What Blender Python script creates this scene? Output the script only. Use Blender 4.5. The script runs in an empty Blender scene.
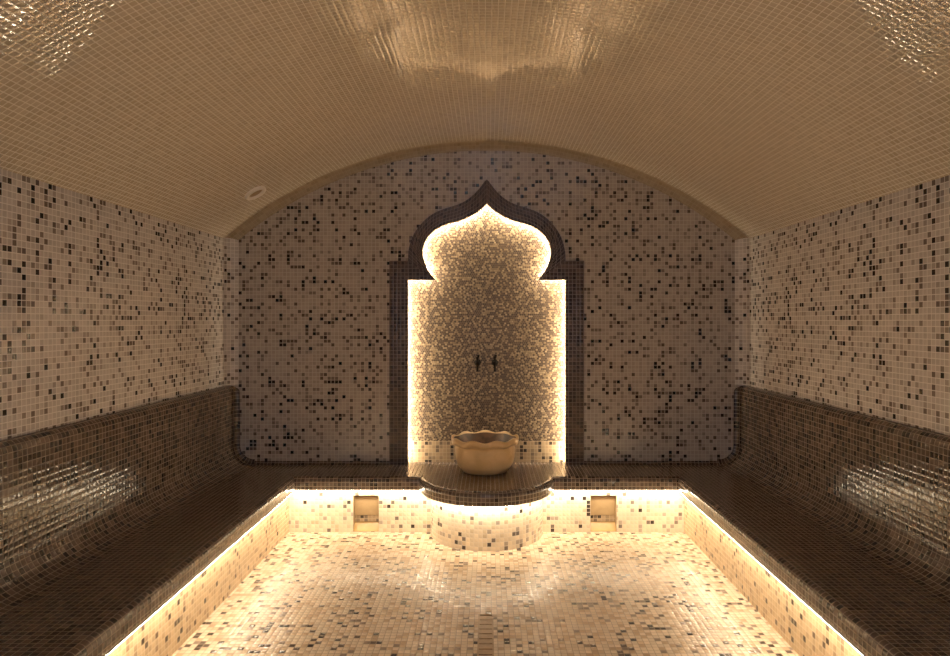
import bpy, math
from mathutils import Vector, Matrix
from mathutils.geometry import tessellate_polygon

PI = math.pi
SC = bpy.context.scene
COL = SC.collection

# ------------------------------------------------------------------ dimensions (metres)
PITCH = 0.0254                 # mosaic tile + joint
YB = 4.52                      # back wall
YF = -1.15                     # wall behind the viewer
XW = 1.78                      # half width of the room
VR, VC = 2.72, -0.154          # vault radius and centre height
ZS = VC + math.sqrt(VR * VR - XW * XW)   # springing height
SEAT = 0.362                   # seat height
NOSE_Y, RISE_Y = 4.15, 4.20    # back bench nosing / riser
NOSE_X, RISE_X = 1.207, 1.258  # side bench nosing / riser
NB = 0.272                     # underside of the nosing
PY, PR, PD = 4.205, 0.427, 0.355   # plinth centre, slab radius, drum radius
PANEL_Y = 4.592                 # tiled back of the alcove
S = 146.0
def wx(px): return (px - 486.7) / S
def wz(py): return 1.341 + (321.5 - py) / S

# ------------------------------------------------------------------ mesh helpers
class MB:
    """collects vertices, faces and uvs (uv in metres) and links them as one mesh object"""
    def __init__(s): s.v = []; s.f = []; s.uv = []; s.sm = []
    def grid(s, rows, uvs, smooth=True, flip=False):
        n0 = len(s.v); nr = len(rows); nc = len(rows[0])
        for r in rows: s.v.extend([tuple(p) for p in r])
        for i in range(nr - 1):
            for j in range(nc - 1):
                q = [(i, j), (i, j + 1), (i + 1, j + 1), (i + 1, j)]
                if flip: q.reverse()
                s.f.append([n0 + a * nc + b for a, b in q])
                s.uv.append([uvs[a][b] for a, b in q]); s.sm.append(smooth)
    def poly(s, pts, uvs, smooth=False):
        n0 = len(s.v); s.v.extend([tuple(p) for p in pts])
        s.f.append(list(range(n0, n0 + len(pts)))); s.uv.append(list(uvs)); s.sm.append(smooth)
    def holed(s, loops, to3, uvf=lambda a, b: (a, b)):
        pts = [p for l in loops for p in l]
        tris = tessellate_polygon([[Vector((a, b, 0)) for a, b in l] for l in loops])
        n0 = len(s.v); s.v.extend([tuple(to3(a, b)) for a, b in pts])
        for t in tris:
            s.f.append([n0 + i for i in t]); s.uv.append([uvf(*pts[i]) for i in t]); s.sm.append(False)
    def box(s, lo, hi, smooth=False):
        (x0, y0, z0), (x1, y1, z1) = lo, hi
        P = [(x0,y0,z0),(x1,y0,z0),(x1,y1,z0),(x0,y1,z0),(x0,y0,z1),(x1,y0,z1),(x1,y1,z1),(x0,y1,z1)]
        for q, k in (((0,3,2,1),'z'),((4,5,6,7),'z'),((0,1,5,4),'y'),((2,3,7,6),'y'),((1,2,6,5),'x'),((3,0,4,7),'x')):
            pts = [P[i] for i in q]
            uv = [(p[0],p[1]) if k=='z' else (p[0],p[2]) if k=='y' else (p[1],p[2]) for p in pts]
            s.poly(pts, uv, smooth)
    def lathe(s, prof, M=Matrix.Identity(4), seg=32, zfun=None):
        rows, uvs = [], []; d = 0
        for i, (r, z) in enumerate(prof):
            if i: d += math.hypot(r - prof[i-1][0], z - prof[i-1][1])
            row, uv = [], []
            for k in range(seg + 1):
                a = 2 * PI * k / seg
                rr, zz = (r, z) if zfun is None else zfun(i, r, z, a)
                row.append(M @ Vector((rr * math.cos(a), rr * math.sin(a), zz))); uv.append((a * 0.2, d))
            rows.append(row); uvs.append(uv)
        s.grid(rows, uvs)
    def tube(s, pts, rad, seg=12):
        pts = [Vector(p) for p in pts]; rows, uvs = [], []; d = 0
        rads = rad if isinstance(rad, (list, tuple)) else [rad] * len(pts)
        t0 = (pts[1] - pts[0]).normalized()
        up = Vector((0, 0, 1)) if abs(t0.z) < .9 else Vector((1, 0, 0))
        nrm = t0.cross(up).normalized()
        for i, p in enumerate(pts):
            t = (pts[min(i+1, len(pts)-1)] - pts[max(i-1, 0)]).normalized()
            nrm = (nrm - t * nrm.dot(t)).normalized(); b = t.cross(nrm)
            if i: d += (p - pts[i-1]).length
            rows.append([p + (nrm * math.cos(2*PI*k/seg) + b * math.sin(2*PI*k/seg)) * rads[i] for k in range(seg + 1)])
            uvs.append([(k / seg * .02, d) for k in range(seg + 1)])
        s.grid(rows, uvs)
        for e in (0, -1): s.poly(rows[e][:-1] if e else rows[e][-2::-1], [(0, 0)] * seg)
    def build(s, name, mat, parent=None):
        me = bpy.data.meshes.new(name); me.from_pydata(s.v, [], s.f)
        ul = me.uv_layers.new(name='tiles')
        k = 0
        for p, uv, sm in zip(me.polygons, s.uv, s.sm):
            p.use_smooth = sm
            for li, c in zip(p.loop_indices, uv): ul.data[li].uv = c
        me.materials.append(mat)
        o = bpy.data.objects.new(name, me); COL.objects.link(o)
        if parent: o.parent = parent; o.matrix_parent_inverse = Matrix.Translation(parent.location).inverted()
        return o

def thing(name, label, cat, loc=(0,0,0), group=None):
    o = bpy.data.objects.new(name, None); COL.objects.link(o); o.location = loc
    o.empty_display_size = .1
    o['label'] = label; o['category'] = cat
    if group: o['group'] = group
    return o
def struct(mb, name, mat):
    o = mb.build(name, mat); o['kind'] = 'structure'; return o

def arclen(prof):
    d = [0]
    for a, b in zip(prof, prof[1:]): d.append(d[-1] + math.hypot(a[0]-b[0], a[1]-b[1]))
    return d
def arc(cx, cz, r, a0, a1, n):
    return [(cx + r*math.cos(a0+(a1-a0)*i/n), cz + r*math.sin(a0+(a1-a0)*i/n)) for i in range(n+1)]

# ------------------------------------------------------------------ node materials
def rgb(h):
    c = [int(h[i:i+2], 16)/255 for i in (0, 2, 4)]
    return tuple(x/12.92 if x <= .04045 else ((x+.055)/1.055)**2.4 for x in c) + (1,)

class NT:
    def __init__(s, name):
        s.m = bpy.data.materials.new(name); s.m.use_nodes = True
        s.t = s.m.node_tree; s.t.nodes.clear()
    def n(s, typ, **kw):
        x = s.t.nodes.new(typ)
        for k, v in kw.items(): setattr(x, k, v)
        return x
    def l(s, a, b): s.t.links.new(a, b)
    def inp(s, sock, v):
        if hasattr(v, 'links'): s.l(v, sock)
        else: sock.default_value = v
    def math(s, op, a, b=0, c=None):
        x = s.n('ShaderNodeMath', operation=op)
        s.inp(x.inputs[0], a); s.inp(x.inputs[1], b)
        if c is not None: s.inp(x.inputs[2], c)
        return x.outputs[0]
    def vmath(s, op, a, b=None, scale=None):
        x = s.n('ShaderNodeVectorMath', operation=op)
        s.inp(x.inputs[0], a)
        if b is not None: s.inp(x.inputs[1], b)
        if scale is not None: s.inp(x.inputs['Scale'], scale)
        return x.outputs[0]
    def mix(s, f, a, b):
        x = s.n('ShaderNodeMix', data_type='RGBA')
        s.inp(x.inputs[0], f); s.inp(x.inputs[6], a); s.inp(x.inputs[7], b)
        return x.outputs[2]
    def ss(s, v, a, b):
        x = s.n('ShaderNodeMapRange', interpolation_type='SMOOTHSTEP')
        s.inp(x.inputs[0], v); x.inputs[1].default_value = a; x.inputs[2].default_value = b
        return x.outputs[0]

def mosaic(name, palette, grout, pitch=PITCH, rough=.13, tilt=.05, cluster=.25, cscale=.13, joint=.055,
           round_tile=False, shift=0.0, spec=.5, bump=.35, shade=.12, coat=0.0, ior=1.5):
    """square (or hexagonally packed round) glazed mosaic tiles laid along the uv map"""
    N = NT(name)
    uv = N.n('ShaderNodeUVMap', uv_map='tiles').outputs[0]
    p = N.vmath('MULTIPLY', uv, (1/pitch, 1/pitch * (1.155 if round_tile else 1), 1))
    sx = N.n('ShaderNodeSeparateXYZ'); N.l(p, sx.inputs[0])
    u, v = N.math('ADD', sx.outputs[0], 500.0), N.math('ADD', sx.outputs[1], 500.0)
    cv = N.math('FLOOR', v)
    if round_tile:
        u = N.math('MULTIPLY_ADD', N.math('MODULO', cv, 2.0), .5, u)
    cu = N.math('FLOOR', u)
    fu, fv = N.math('SUBTRACT', N.math('FRACT', u), .5), N.math('SUBTRACT', N.math('FRACT', v), .5)
    cell = N.n('ShaderNodeCombineXYZ'); N.l(cu, cell.inputs[0]); N.l(cv, cell.inputs[1]); cell.inputs[2].default_value = shift
    wn = N.n('ShaderNodeTexWhiteNoise', noise_dimensions='3D'); N.l(cell.outputs[0], wn.inputs['Vector'])
    wn2 = N.n('ShaderNodeTexWhiteNoise', noise_dimensions='3D')
    N.l(N.vmath('ADD', cell.outputs[0], (31.7, 17.3, 5.1)), wn2.inputs['Vector'])
    # dark tiles gather in short drifts
    nz = N.n('ShaderNodeTexNoise', noise_dimensions='3D'); nz.inputs['Scale'].default_value = 1.0
    nz.inputs['Detail'].default_value = 1.5
    N.l(N.vmath('MULTIPLY', cell.outputs[0], (cscale, cscale * 1.5, 1)), nz.inputs['Vector'])
    val = N.math('MULTIPLY_ADD', N.math('SUBTRACT', nz.outputs[0], .5), cluster * 2, wn.outputs['Value'])
    ramp = N.n('ShaderNodeValToRGB'); ramp.color_ramp.interpolation = 'CONSTANT'
    els = ramp.color_ramp.elements
    els[0].position = 0; els[0].color = rgb(palette[0][1]); els[1].position = palette[1][0]; els[1].color = rgb(palette[1][1])
    for pos, c in palette[2:]:
        e = els.new(pos); e.color = rgb(c)
    N.l(val, ramp.inputs[0])
    # per tile shade
    br = N.math('MULTIPLY_ADD', wn2.outputs['Value'], shade * 2, 1 - shade)
    tcol = N.vmath('SCALE', ramp.outputs[0], scale=br)
    if round_tile:
        q = N.n('ShaderNodeCombineXYZ'); N.l(fu, q.inputs[0]); N.l(N.math('MULTIPLY', fv, .93), q.inputs[1])
        ln = N.n('ShaderNodeVectorMath', operation='LENGTH'); N.l(q.outputs[0], ln.inputs[0])
        edge = ln.outputs['Value']
    else:
        au, av = N.math('ABSOLUTE', fu), N.math('ABSOLUTE', fv)
        edge = N.math('SMOOTH_MAX', au, av, .06)
    mask = N.ss(edge, .5 - joint + .03, .5 - joint - .02)      # 1 on the tile
    # pillowed height of a tile's crown, for the bump
    height = N.ss(edge, .5 - joint + .02, .5 - joint - .28)
    geo = N.n('ShaderNodeNewGeometry')
    tv = N.vmath('SCALE', N.vmath('SUBTRACT', wn2.outputs['Color'], (.5, .5, .5)), scale=tilt * 2)
    tv = N.vmath('SCALE', tv, scale=mask)
    nrm = N.vmath('NORMALIZE', N.vmath('ADD', geo.outputs['Normal'], tv))
    bp = N.n('ShaderNodeBump'); bp.inputs['Strength'].default_value = bump; bp.inputs['Distance'].default_value = .0022
    N.l(height, bp.inputs['Height']); N.l(nrm, bp.inputs['Normal'])
    b = N.n('ShaderNodeBsdfPrincipled')
    N.l(N.mix(mask, rgb(grout), tcol), b.inputs['Base Color'])
    N.l(N.math('MULTIPLY_ADD', mask, rough - .75, .75), b.inputs['Roughness'])
    b.inputs['Specular IOR Level'].default_value = spec
    b.inputs['Coat Weight'].default_value = coat; b.inputs['Coat Roughness'].default_value = .05
    b.inputs['IOR'].default_value = ior
    N.l(bp.outputs[0], b.inputs['Normal']); N.l(bp.outputs[0], b.inputs['Coat Normal'])
    o = N.n('ShaderNodeOutputMaterial'); N.l(b.outputs[0], o.inputs[0])
    return N.m

def plain(name, col, rough=.5, metal=0, nscale=20, col2=None, bump=0, spec=.5):
    N = NT(name); b = N.n('ShaderNodeBsdfPrincipled')
    b.inputs['Roughness'].default_value = rough; b.inputs['Metallic'].default_value = metal
    tc = N.n('ShaderNodeTexCoord')
    nz = N.n('ShaderNodeTexNoise'); nz.inputs['Scale'].default_value = nscale; nz.inputs['Detail'].default_value = 6
    nz.inputs['Distortion'].default_value = .8
    N.l(tc.outputs['Object'], nz.inputs['Vector'])
    N.l(N.mix(N.ss(nz.outputs[0], .35, .7), rgb(col), rgb(col2 or col)), b.inputs['Base Color'])
    if bump:
        bp = N.n('ShaderNodeBump'); bp.inputs['Strength'].default_value = bump; bp.inputs['Distance'].default_value = .004
        N.l(nz.outputs[0], bp.inputs['Height']); N.l(bp.outputs[0], b.inputs['Normal'])
    b.inputs['Specular IOR Level'].default_value = spec
    o = N.n('ShaderNodeOutputMaterial'); N.l(b.outputs[0], o.inputs[0]); return N.m

def glow(name, col, strength):
    N = NT(name); e = N.n('ShaderNodeEmission'); e.inputs[0].default_value = col; e.inputs[1].default_value = strength
    o = N.n('ShaderNodeOutputMaterial'); N.l(e.outputs[0], o.inputs[0]); return N.m

WALLPAL = [(0, 'd4ccc5'), (.72, 'b3a9a0'), (.80, '8d8177'), (.87, '6e625a'), (.935, '332d2a'), (.97, '15120f')]
M_WALL = mosaic('wall_mosaic', WALLPAL, 'f6f1ea', joint=.065, cluster=.2, rough=.11, tilt=.014, bump=.2)
M_BACK_DIM = mosaic('dimmed_back_wall_mosaic', [(0, 'aea49b'), (.74, '90877e'), (.80, '7a7068'), (.87, '5d534c'), (.935, '2c2724'), (.97, '13100e')], 'c8bfb6', joint=.062, ior=1.5, cluster=.2, shift=7, rough=.11, tilt=.014, bump=.2)  # wall mosaic again, its colours darkened to carry the back wall's dimmer light
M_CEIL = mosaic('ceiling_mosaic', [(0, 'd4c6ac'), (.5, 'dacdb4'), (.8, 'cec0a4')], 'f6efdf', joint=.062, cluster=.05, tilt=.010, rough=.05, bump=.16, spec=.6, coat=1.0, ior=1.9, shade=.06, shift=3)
M_COVE_SHADE = mosaic('shaded_cove_mosaic', [(0, 'a2937a'), (.5, 'a99a80'), (.8, '9a8b70')], 'b5a78e', cluster=.05, tilt=.01, rough=.3, bump=.15, spec=.3, shade=.06, shift=4)  # ceiling mosaic with the cove's shade painted in as darker tiles
M_DARK = mosaic('dark_bench_mosaic', [(0, '54463c'), (.4, '63544a'), (.62, '453932'), (.8, '2f2723'), (.93, '1d1815')], '8d7e6d',
                cluster=.12, tilt=.016, rough=.12, bump=.22, spec=.6, shift=11)
M_FRAME = mosaic('dark_frame_mosaic', [(0, '4a3b31'), (.4, '5a483c'), (.62, '3d3029'), (.8, '2c221d')], '7d6c5d', cluster=.1, tilt=.03, rough=.18, shift=13)
M_RISE = mosaic('riser_mosaic', [(0, 'e0cdb0'), (.78, 'cdb899'), (.86, 'a99a8b'), (.93, '6e6259'), (.97, '352c27')], 'd9cbb8', cluster=.12, tilt=.03, shift=17)
M_SKIRT = mosaic('alcove_skirting_mosaic', [(0, '9c8466'), (.56, '88735a'), (.70, '6a5a4a'), (.84, '332b25')], 'ad9472', rough=.12, tilt=.012, bump=.2, cluster=.1, shift=29)
M_SIDE_DIM = mosaic('dimmed_side_riser_mosaic', [(0, 'cdb08a'), (.70, 'bb9e7a'), (.84, 'a08568'), (.94, '5d4c3e'), (.98, '2f2620')], 'd6bd98', cluster=.12, tilt=.015, bump=.2, rough=.12, shift=31)  # riser tiles toned down in colour for the weaker light on the sides
M_FLOOR = mosaic('floor_mosaic', [(0, 'dec5a8'), (.58, 'cfb08f'), (.74, 'bc9d7e'), (.865, '857263'), (.915, '54463d'), (.955, '2c241f')], '8f7762', spec=.35,
                 cluster=.14, tilt=.03, rough=.16, shift=19)
M_PENNY = mosaic('penny_round_mosaic', [(0, '41342a'), (.30, '503f30'), (.58, '7d694f'), (.84, '917c60')], '5b4b3a', pitch=.0142,
                 round_tile=True, shade=.2, cluster=.0, tilt=.02, rough=.25, joint=.05, shift=23)
M_LED = glow('warm_led', (1.0, .79, .52, 1), 90)
M_LED3 = glow('warm_led_side', (1.0, .79, .52, 1), 82)
M_LED2 = glow('warm_led_alcove', (1.0, .79, .52, 1), 560)
M_STONE = plain('beige_marble', 'e8c38e', .34, nscale=9, col2='d8b07a', bump=.05)
M_HOLLOW = plain('dark_hollow_stone', '5e4026', .5, nscale=12, col2='34210f')  # darker brown stone for the basin's hollow
M_BRONZE = plain('aged_bronze', '0c0704', .7, .0, nscale=60, col2='080402', spec=.06)
M_STEEL = plain('brushed_brass_grate', '9c7850', .4, .2, nscale=40, col2='8a6844')
M_WHITE = plain('ivory_plastic', 'f8f4ec', .4, nscale=30, col2='f4eee2')
M_INSET = plain('beige_stone_slab', 'a1855e', .45, nscale=14, col2='957a55', bump=.03)
M_SILL = plain('ochre_sill', 'bd9550', .35, nscale=14, col2='b28a48')
M_DULL = plain('dark_backing', '50433a', .8)

# ------------------------------------------------------------------ room shell
ny = 40
def ys_line(y0, y1, n): return [y0 + (y1-y0)*i/n for i in range(n+1)]

m = MB(); m.poly([(-XW,YF,0),(XW,YF,0),(XW,YB+.1,0),(-XW,YB+.1,0)], [(-XW,YF),(XW,YF),(XW,YB+.1),(-XW,YB+.1)])
# the floor is cut out under the drain channel
FX0, FX1, FY0, FY1 = -.034, .034, 2.25, 3.02
m = MB(); m.holed([[(-XW,YF),(XW,YF),(XW,YB+.1),(-XW,YB+.1)], [(FX0,FY0),(FX0,FY1),(FX1,FY1),(FX1,FY0)]], lambda a,b: (a,b,0))
struct(m, 'floor', M_FLOOR)

# vault, with the small cove where it turns into the back wall
a1 = math.asin(XW/VR); na = 96; rc = .055
m = MB(); rows, uvs = [], []
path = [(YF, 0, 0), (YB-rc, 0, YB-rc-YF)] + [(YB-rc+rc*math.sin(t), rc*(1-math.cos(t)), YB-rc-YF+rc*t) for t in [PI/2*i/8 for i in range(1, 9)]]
for y, off, d in path:
    r_, u_ = [], []
    for i in range(na+1):
        a = -a1 - .02 + 2*(a1+.02)*i/na
        r_.append(((VR-off)*math.sin(a), y, VC+(VR-off)*math.cos(a))); u_.append((a*VR, d))
    rows.append(r_); uvs.append(u_)
m.grid(rows[:2], uvs[:2], flip=True); struct(m, 'ceiling', M_CEIL)
m = MB(); m.grid(rows[1:], uvs[1:], flip=True); struct(m, 'trim_1', M_COVE_SHADE)

# side walls, coved into the back wall
rw = .08
for sgn, nm in ((-1, 'wall_left'), (1, 'wall_right')):
    m = MB(); pth = [(XW, YF)] + [(XW-rw+rw*math.cos(t), YB-rw+rw*math.sin(t)) for t in [PI/2*i/10 for i in range(11)]]
    d = arclen(pth); top = ZS + .012
    zc0 = .9055
    m.poly([(sgn*XW,YF,0),(sgn*XW,YB,0),(sgn*XW,YB,zc0),(sgn*XW,YF,zc0)], [(0,0),(YB-YF,0),(YB-YF,zc0),(0,zc0)])
    rows = [[(sgn*x, y, z) for x, y in pth] for z in (zc0, top, top+.09)]
    rows[2][0] = (sgn*(XW+.02), YF, top+.01); rows[2][1] = (sgn*(XW+.02), YB-rw, top+.01)
    uvs = [[(q, z) for q in d] for z in (zc0, top, top+.09)]
    m.grid(rows, uvs, flip=sgn > 0); struct(m, nm, M_WALL)

m = MB(); m.holed([[(-XW,0),(XW,0)] + [(VR*math.sin(a), VC+VR*math.cos(a)) for a in [a1-2*a1*i/40 for i in range(41)]]], lambda a,b: (a,YF,b))
struct(m, 'wall_front', plain('smoked_glass', '1b1714', .3))

# ------------------------------------------------------------------ alcove outlines
def zc(pts): return [(wx(370+a/3.858), wz(170+b/3.858)) for a, b in pts]
inL = zc([(250,425),(232,402),(217,378),(205,348),(200,318),(205,288),(218,262),(238,240),(264,222),(295,209),(330,201),(362,190),(395,174),(425,154),(449,131)])
outL = zc([(147,352),(148,325),(152,296),(162,264),(178,234),(200,206),(228,180),(262,160),(300,147),(338,136),(372,120),(402,96),(425,70),(448,38)])
midL = [((a+c)/2, (b+d)/2) for (a,b),(c,d) in zip(inL, outL)]
def smooth(pts, it=2):
    for _ in range(it):
        q = [pts[0]]
        for a, b in zip(pts, pts[1:]):
            q += [(a[0]*.75+b[0]*.25, a[1]*.75+b[1]*.25), (a[0]*.25+b[0]*.75, a[1]*.25+b[1]*.75)]
        pts = q + [pts[-1]]
    return pts
def resample(pts, n):
    d = arclen(pts); out = []
    for i in range(n+1):
        t = d[-1]*i/n; k = 0
        while k < len(d)-2 and d[k+1] < t: k += 1
        f = (t-d[k])/max(d[k+1]-d[k], 1e-9)
        out.append((pts[k][0]+(pts[k+1][0]-pts[k][0])*f, pts[k][1]+(pts[k+1][1]-pts[k][1])*f))
    return out
inL = [(x + .004, z) for x, z in resample(smooth(inL), 40)]; outL = resample(smooth(outL), 40)
tipx = 0.0
inL[-1] = (tipx, inL[-1][1]); outL[-1] = (tipx, outL[-1][1])
XI, XO = .5385, .6645            # opening / outer half widths of the jambs
ZI, ZO = wz(280), wz(261)        # opening step / outer shoulder
ZB = SEAT + .0005
def mirror(l): return [(-x, z) for x, z in reversed(l)]
def outline(base, curve, half, step):
    c = curve + mirror(curve[:-1])
    return [(-half, base), (-half, step)] + c + [(half, step), (half, base)]
OPEN = outline(ZB, inL, XI, ZI)
OUTR = outline(ZB, outL, XO, ZO)
hm = [((a+3*c)/4 if 0 else a*.45+c*.55, b*.45+d*.55) for (a,b),(c,d) in zip(inL, outL)]; hm[-1] = (0, hm[-1][1])
HOLE = outline(ZB-.001, hm, XI+.07, (ZI*.45+ZO*.55))

# back wall with the alcove's hole
yw = YB
edge = [(-XW+0,0),(-HOLE[-1][0],0)] if 0 else None
arc_pts = [((VR)*math.sin(a), VC+VR*math.cos(a)) for a in [a1-2*a1*i/60 for i in range(61)]]
m = MB(); m.holed([[(-XW,.0),(XW,.0)]+arc_pts, HOLE], lambda a,b: (a,yw,b))
rows = [[(x,yw,z) for x,z in HOLE], [(x,PANEL_Y,z) for x,z in HOLE]]
dd = arclen(HOLE); m.grid(rows, [[(q,0) for q in dd], [(q,.08) for q in dd]], smooth=False)
struct(m, 'wall_back', M_BACK_DIM)

# ------------------------------------------------------------------ alcove: frame, panel, skirting, light
alc = thing('arched_alcove', 'glowing onion-arched alcove with a dark mosaic surround in the middle of the back wall', 'alcove', (0, YB, SEAT))
fy0, fy1 = YB-.018, YB+.022
m = MB(); bev = .008
# jambs and arch are one band between the two outlines; tiles follow the arch on it
# front face as quads for the arch, plus shoulders and jambs
def fq(a, b, c, d, uv): m.poly([(p[0], fy0, p[1]) for p in (a, b, c, d)], uv)
arcI, arcO = inL + mirror(inL[:-1]), outL + mirror(outL[:-1])
di, do = arclen(arcI), arclen(arcO)
m.grid([[(x,fy0,z) for x,z in arcI], [(x,fy0,z) for x,z in arcO]], [[((p+q)/2, 0) for p, q in zip(di, do)], [((p+q)/2, .125) for p, q in zip(di, do)]], smooth=False, flip=True)
for sg in (-1, 1):
    J = [(sg*XI, ZB), (sg*XO, ZB), (sg*XO, ZO), (sg*abs(outL[0][0]), ZO), (sg*abs(inL[0][0]), ZI), (sg*XI, ZI)]
    if sg < 0: J = J[::-1]
    m.poly([(x,fy0,z) for x,z in J], J)
    # triangle between shoulder and springing is part of the polygon above
for lp, fl in ((OPEN, False), (OUTR, True)):
    d = arclen(lp)
    m.grid([[(x,fy0,z) for x,z in lp], [(x,fy1 if lp is OPEN else YB+.005,z) for x,z in lp]], [[(q,0) for q in d], [(q,.03) for q in d]], smooth=False, flip=fl)
# back of the band (seen only as a lit edge)
m.holed([OUTR[::-1], OPEN], lambda a,b: (a,fy1,b)) if 0 else None
rows = [[(x,fy1,z) for x,z in OPEN], [(x,fy1,z) for x,z in HOLE]]
m.grid(rows, [[(x,z) for x,z in OPEN], [(x,z) for x,z in HOLE]], smooth=False)
m.build('frame', M_FRAME, alc)

m = MB(); m.poly([(-.64,PANEL_Y,SEAT-.05),(.64,PANEL_Y,SEAT-.05),(.64,PANEL_Y,2.35),(-.64,PANEL_Y,2.35)], [(-.64,.3),(.64,.3),(.64,2.35),(-.64,2.35)])
m.build('back_panel', M_PENNY, alc)
m = MB(); m.box((-.62,PANEL_Y-.006,SEAT+.0005),(.62,PANEL_Y,SEAT+.147)); m.build('skirting', M_SKIRT, alc)
# LED line behind the surround, all round the opening
def blend(k): return [(a*(1-k)+c*k, max(b*(1-k)+d*k, SEAT+.006)) for (a,b),(c,d) in zip(OPEN, HOLE)]
la, lb = blend(.40), blend(.58)
m = MB(); m.grid([[(x, fy1+.003, z) for x,z in la], [(x, fy1+.0062, z) for x,z in lb]], [[(0,0)]*len(la), [(0,1)]*len(la)], smooth=False)
m.build('led_strip', M_LED2, alc)

# ------------------------------------------------------------------ benches
nr = .03
def nose_profile(edge):
    """from the flat seat over the bullnose to the underside; first coordinate is horizontal towards the room"""
    p = [(edge-nr*1.0, SEAT)] + arc(edge-nr, SEAT-nr, nr, PI/2, 0, 6)[1:] + arc(edge-.02, NB+.02, .02, 0, -PI/2, 5)
    return p + [(edge-.085, NB)]
zt, xf, xb, fr = .905, 1.727, 1.725, .135
for sg, nm in ((-1, 'left'), (1, 'right')):
    bench = thing('tiled_bench', {-1: 'long dark mosaic bench with a curved backrest along the left wall',
                                   1: 'long dark mosaic bench with a curved backrest along the right wall'}[sg], 'bench',
                  (sg*1.5, 1.7, 0), 'mosaic side benches')
    X = lambda q: sg*q
    # seat + bullnose  (profile coordinate h = -|x|, growing towards the room)
    SX = xb - fr
    m = MB(); n = nose_profile(-NOSE_X)
    d0 = 0; full = [(-SX, SEAT)] + n; d = arclen(full)
    m.grid([[(X(-h), y, z) for h, z in full[:2]] for y in (YF+.002, NOSE_Y+nr, YB-.002)], [[(q, y) for q in d[:2]] for y in (YF, NOSE_Y+nr, YB)], flip=sg < 0)
    m.grid([[(X(-h), YF+.002, z) for h, z in n], [(X(-h), NOSE_Y-h-NOSE_X-.0005, z) for h, z in n]], [[(q, YF) for q in d[1:]], [(q, NOSE_Y-h-NOSE_X) for q, (h, z) in zip(d[1:], n)]], flip=sg < 0)
    m.build('seat', M_DARK, bench)
    # backrest: rounded cap, gently leaning face, wide fillet into the seat, coved at its far end
    prof = [(-XW+.002, zt)] + [(-XW+.012, zt)] + arc(-xf-.042, zt-.042, .042, PI/2, 0, 7) + [(-xb, .62)] + \
           arc(-xb+fr, SEAT+fr, fr, PI, 1.5*PI, 12)
    P = [Vector((a, b)) for a, b in prof]; Nn = []
    for i in range(len(P)):
        t = (P[min(i+1,len(P)-1)] - P[max(i-1,0)]).normalized(); Nn.append(Vector((-t.y, t.x)))
    Nn[0] = Nn[1] = Vector((0, 1))
    Nn = [Vector((nn.x, 0)) if p.y > zt-.05 else nn for p, nn in zip(P, Nn)]
    d = arclen(prof); re = .036; m = MB(); wgt = [0 if p.x < -xf-.04 else min(1, (p.x+xf+.045)/.045) for p in P]; rows, uvs = [], []
    for y, off in [(YF+.002,0),(YB-re-.002,0)] + [(YB-.002-re+re*math.sin(t), re*(1-math.cos(t))) for t in [PI/2*i/6 for i in range(1,7)]]:
        rows.append([(X(-(p.x+nn.x*off*w_)), y, p.y+nn.y*off*w_) for p, nn, w_ in zip(P, Nn, wgt)]); uvs.append([(q, y) for q in d])
    m.grid(rows, uvs, flip=sg < 0); m.build('backrest', M_DARK, bench)
    # riser
    m = MB(); m.grid([[(X(RISE_X), y, z) for y in (YF+.002, RISE_Y-.0005)] for z in (0, NB-.0004)], [[(y, z) for y in (YF, RISE_Y)] for z in (0, NB-.0004)], smooth=False)
    m.build('riser', M_SIDE_DIM, bench)
    m = MB(); m.grid([[(X(RISE_X-q), y, q2) for q, q2 in ((.030, NB-.0085), (.045, NB-.003))] for y in (YF+.05, RISE_Y-.055)], [[(0,0),(1,0)],[(0,1),(1,1)]], smooth=False, flip=sg < 0)
    m.build('led_strip', M_LED3, bench)
    m = MB(); m.grid([[(X(RISE_X-q), y, q2) for q, q2 in ((.0285, NB-.0075), (.046, NB-.0012))] for y in (YF+.05, RISE_Y-.055)], [[(0,0),(1,0)],[(0,1),(1,1)]], smooth=False)  # added hidden strip that blocks the light from the LED's back
    m.build('led_light_stop', M_DULL, bench)

bb = thing('tiled_bench', 'low dark mosaic ledge running along the foot of the back wall between the side benches', 'bench', (0, YB-.2, 0))
m = MB(); X0 = NOSE_X + nr
n = nose_profile(-NOSE_Y)         # horizontal coordinate is -y
d = arclen(n)
m.grid([[(k*(NOSE_X-h-NOSE_Y-.0005), -h, z) for h, z in n] for k in (-1, 1)], [[(k*(NOSE_X-h-NOSE_Y), q) for q, (h, z) in zip(d, n)] for k in (-1, 1)], flip=False)
ye = NOSE_Y+nr
X0 -= .0005; m.poly([(-X0,ye,SEAT),(X0,ye,SEAT),(X0,YB-.001,SEAT),(-X0,YB-.001,SEAT)], [(-X0,ye),(X0,ye),(X0,YB),(-X0,YB)])
m.poly([(-.60,YB-.001,SEAT),(.60,YB-.001,SEAT),(.60,PANEL_Y-.008,SEAT),(-.60,PANEL_Y-.008,SEAT)], [(-.61,YB),(.61,YB),(.61,PANEL_Y),(-.61,PANEL_Y)])
# cove up the back wall on both sides of the alcove
rb = .024
for sg in (-1, 1):
    c = [(YB-rb+rb*math.sin(t), SEAT+rb*(1-math.cos(t))+.0006) for t in [PI/2*i/6 for i in range(7)]]
    m.grid([[(sg*x, y-.0006, z) for y, z in c] for x in (XO+.001, SX-.001)], [[(sg*x, q) for q in arclen(c)] for x in (XO+.001, SX-.001)], flip=sg < 0)
m.build('seat', M_DARK, bb)
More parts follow.
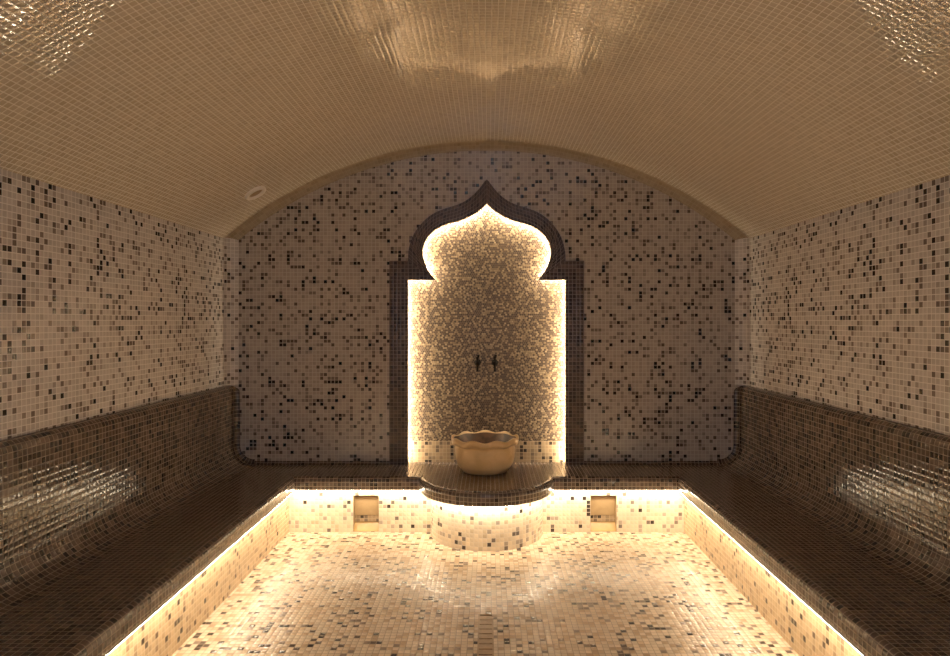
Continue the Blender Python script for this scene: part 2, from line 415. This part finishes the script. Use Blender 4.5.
# riser with two square recesses
def rx(px): return .012 + (px-488.5)/157.0
VENTS = [(rx(353.4), rx(379.0)), (rx(590.3), rx(616.5))]; GV = .0006
VZ0, VZ1 = .004, 1.341-(495.3-321.5)/157.0
m = MB()
loops = [[(-RISE_X+.0006,0),(RISE_X-.0006,0),(RISE_X-.0006,NB-.0004),(-RISE_X+.0006,NB-.0004)]] + [[(a,VZ0),(a,VZ1),(b,VZ1),(b,VZ0)] for a, b in VENTS]
m.holed(loops, lambda a,b: (a,RISE_Y,b)); m.build('riser', M_RISE, bb)
for x0, x1 in ((-RISE_X+.03, -PD-.01), (PD+.01, RISE_X-.03)):
    m = MB(); m.grid([[(x, RISE_Y-q, q2) for q, q2 in ((.028, NB-.002), (.044, NB-.002))] for x in (x0, x1)], [[(0,0),(1,0)],[(0,1),(1,1)]], smooth=False); m.build('led_strip', M_LED, bb)

# recesses in the riser
VY = RISE_Y + .052
for k, (a, b) in enumerate(VENTS):
    a, b = a+GV, b-GV
    t = thing('steam_outlet', ['small beige-lined square recess in the low wall left of the round plinth',
                               'small beige-lined square recess in the low wall right of the round plinth'][k], 'vent', ((a+b)/2, RISE_Y, 0), 'recesses under the back ledge')
    y0, z0, z1 = RISE_Y+.0006, VZ0+.0006, VZ1-.0006
    m = MB()
    m.poly([(a,y0,z1),(b,y0,z1),(b,VY,z1),(a,VY,z1)], [(a,0),(b,0),(b,.2),(a,.2)])
    m.poly([(a,y0,z0),(a,y0,z1),(a,VY,z1),(a,VY,z0)], [(0,VZ0),(0,VZ1),(.2,VZ1),(.2,VZ0)])
    m.poly([(b,y0,z0),(b,VY,z0),(b,VY,z1),(b,y0,z1)], [(0,VZ0),(.2,VZ0),(.2,VZ1),(0,VZ1)])
    m.poly([(a,VY,z0),(a,VY,z1),(b,VY,z1),(b,VY,z0)], [(a,VZ0),(a,VZ1),(b,VZ1),(b,VZ0)])
    m.build('lining', M_INSET, t)
    m = MB(); m.box((a+.002,VY-.014,.098),(b-.002,VY-.001,VZ1-.018)); m.build('panel', M_INSET, t)
    m = MB(); m.box((a+.001,VY-.012,.056),(b-.001,VY-.001,.096)); m.build('tile_row', M_SKIRT, t)
    m = MB(); m.poly([(a,y0,z0),(b,y0,z0),(b,VY-.002,.056),(a,VY-.002,.056)], [(a,0),(b,0),(b,.06),(a,.06)])
    m.build('sill', M_SILL, t)

# ------------------------------------------------------------------ plinth under the basin
pl = thing('basin_plinth', 'half-round mosaic plinth with a dark bullnose top below the alcove', 'plinth', (0, PY, 0))
sl = MB(); lift = .001
half = [(-(PR), 0)]
n = nose_profile(PR)
cutoff = ye
segs = 48
th0 = math.asin((cutoff-PY)/(PR-nr)) if abs(cutoff-PY) < PR else 0
rows, uvs = [], []
d = arclen(n)
angs = [PI+.07 + (PI-.14)*i/segs for i in range(segs+1)]
angs = [PI + PI*i/segs for i in range(segs+1)]
sl.grid([[(r*math.cos(a), PY+r*math.sin(a), z+lift) for r, z in n] for a in angs], [[(a*PR, q) for q in d] for a in angs], flip=True)
disc = [((PR-nr)*math.cos(a), PY+(PR-nr)*math.sin(a)) for a in angs]
disc = disc + [(PR-nr, PY+.02), (-(PR-nr), PY+.02)]
sl.poly([(x,y,SEAT+lift) for x,y in disc], disc)
sl.build('slab', M_DARK, pl)
m = MB(); m.grid([[(PD*math.cos(a), PY+PD*math.sin(a), z) for a in angs] for z in (0, NB-.0004)], [[(a*PD, z) for a in angs] for z in (0, NB-.0004)])
m.build('drum', M_RISE, pl)
m = MB(); m.grid([[(q*math.cos(a), PY-.004+q*math.sin(a), NB-.002) for q in (PD+.026, PD+.042)] for a in angs[1:-1]], [[(0,0),(1,0)] for a in angs[1:-1]], smooth=False, flip=True); m.build('led_strip', M_LED, pl)

# ------------------------------------------------------------------ stone basin
BX, BY = wx(486)-.006, 4.325
kb = MB(); H = .232
prof = [(.0,0),(.128,0),(.138,.003),(.143,.010),(.146,.018),(.161,.032),(.175,.056),(.181,.085),(.185,.115),(.187,.15),(.188,.170),
        (.192,.176),(.210,.180),(.220,.186),(.224,.196),(.225,.210),(.223,.219),(.218,.223),(.210,.222),(.204,.214),(.196,.195),
        (.172,.155),(.160,.10),(.130,.06),(.09,.042),(.0,.038)]
def wave(i, r, z, a):
    k = 1 if 14 <= i <= 18 else (.8 if i in (12, 13) else (.5 if i == 11 else (.3 if i == 19 else 0)))
    w = math.cos(9*(a + PI/2) + PI)          # dip towards the viewer
    r *= 1.05 if i <= 9 else (1.03 if i <= 11 else (.98 if i <= 18 else 1))
    return r*(1+.012*k*w), z + k*.0075*w
bowl = thing('stone_basin', 'round beige stone wash basin with a scalloped rim standing on the plinth before the alcove', 'basin', (BX, BY, SEAT+.002))
MB0 = Matrix.Translation((BX, BY, SEAT+.002)); CUT = 19
kb.lathe(prof[:CUT+1], MB0, 144, wave); kb.build('body', M_STONE, bowl)
kb = MB(); kb.lathe(prof[CUT:], MB0, 144, lambda i, r, z, a: wave(i+CUT, r, z, a)); kb.build('hollow', M_HOLLOW, bowl)

# ------------------------------------------------------------------ taps
SP = 660/PANEL_Y
for k, px in enumerate((477.6, 494.8)):
    x = .012+(px-488.5)/SP; z = 1.341-(362.5-321.5)/SP
    t = thing('wall_tap', ['left of the two dark bronze taps on the alcove wall above the stone basin', 'right of the two dark bronze taps on the alcove wall above the stone basin'][k],
              'tap', (x, PANEL_Y, z), 'taps above the basin')
    R = Matrix.Translation((x, PANEL_Y, z)) @ Matrix.Rotation(PI/2, 4, 'X')
    m = MB(); m.lathe([(0,.0),(.023,.0),(.023,.004),(.018,.010),(.011,.013),(0,.013)], R, 24); m.build('rosette', M_BRONZE, t)
    m = MB(); m.lathe([(.010,.008),(.010,.032),(.015,.036),(.017,.046),(.015,.057),(.009,.064),(0,.065)], R, 20); m.build('body', M_BRONZE, t)
    m = MB(); m.tube([(x,PANEL_Y-.047,z-.008),(x,PANEL_Y-.052,z-.026),(x,PANEL_Y-.060,z-.042),(x,PANEL_Y-.062,z-.060)], [.010,.009,.008,.0105]); m.build('spout', M_BRONZE, t)
    m = MB(); m.tube([(x,PANEL_Y-.045,z+.012),(x,PANEL_Y-.045,z+.030)], .007)
    m.tube([(x-.005,PANEL_Y-.045,z+.028),(x+.004,PANEL_Y-.046,z+.042),(x+.006,PANEL_Y-.048,z+.056)], [.010,.008,.010]); m.build('handle', M_BRONZE, t)

# ------------------------------------------------------------------ ceiling fitting
cx, cy, cz = -1.4457, 4.12, 2.1493
nv = Vector((-cx, 0, VC-cz)).normalized()
Rm = Matrix.Translation((cx, cy, cz)) @ nv.to_track_quat('Z', 'Y').to_matrix().to_4x4()
t = thing('ceiling_speaker', 'small round ivory-rimmed fitting set in the vaulted ceiling near the back left corner', 'ceiling fitting', (cx, cy, cz))
m = MB(); m.lathe([(.070,-.004),(.070,.010),(.066,.018),(.052,.018),(.047,.010),(.046,.001)], Rm, 48); m.build('rim', M_WHITE, t)
m = MB(); m.lathe([(.048,.006),(.03,.0065),(0,.0065)], Rm, 40); m.build('cover', plain('beige_cover', 'a08660', .5, nscale=40, col2='967c56'), t)

# ------------------------------------------------------------------ floor drain
t = thing('floor_drain', 'narrow slatted channel drain let into the middle of the mosaic floor', 'drain', (0, (FY0+FY1)/2, 0))
m = MB()
fw = .006
m.box((FX0,FY0,-.03),(FX0+fw,FY1,.003)); m.box((FX1-fw,FY0,-.03),(FX1,FY1,.003)); m.box((FX0+fw,FY0,-.03),(FX1-fw,FY0+fw,.003)); m.box((FX0+fw,FY1-fw,-.03),(FX1-fw,FY1,.003))
m.build('frame', M_STEEL, t)
m = MB(); m.box((FX0+fw,FY0+fw,-.035),(FX1-fw,FY1-fw,-.03)); m.build('channel', M_DULL, t)
y = FY0 + .014; 
m = MB()
while y < FY1 - .02:
    m.box((FX0+fw,y,-.012),(FX1-fw,y+.036,.001)); y += .044
m.build('grate', M_STEEL, t)

# ------------------------------------------------------------------ light
def area(name, loc, rot, sx, sy, power, col):
    l = bpy.data.lights.new(name, 'AREA'); l.shape = 'RECTANGLE'; l.size = sx; l.size_y = sy; l.energy = power; l.color = col
    o = bpy.data.objects.new(name, l); COL.objects.link(o); o.location = loc; o.rotation_euler = rot; return o
area('doorway_daylight', (0, YF+.05, 1.25), (PI/2, 0, 0), .35, 1.5, 10, (.68, .79, 1.0))

w = bpy.data.worlds.new('dim_world'); SC.world = w; w.use_nodes = True
w.node_tree.nodes['Background'].inputs[0].default_value = (.02, .02, .025, 1)

# ------------------------------------------------------------------ camera
cam = bpy.data.cameras.new('camera'); co = bpy.data.objects.new('camera', cam); COL.objects.link(co)
co.location = (.012, 0, 1.341); co.rotation_euler = (PI/2, 0, 0)
cam.sensor_width = 36; cam.lens = 660/950*36
cam.shift_x = -13.5/950; cam.shift_y = -6.5/950
cam.clip_start = .01
SC.camera = co
SC.view_settings.view_transform = 'Standard'
SC.view_settings.look = 'None'
SC.view_settings.exposure = -0.28
SC.view_settings.gamma = 1.16
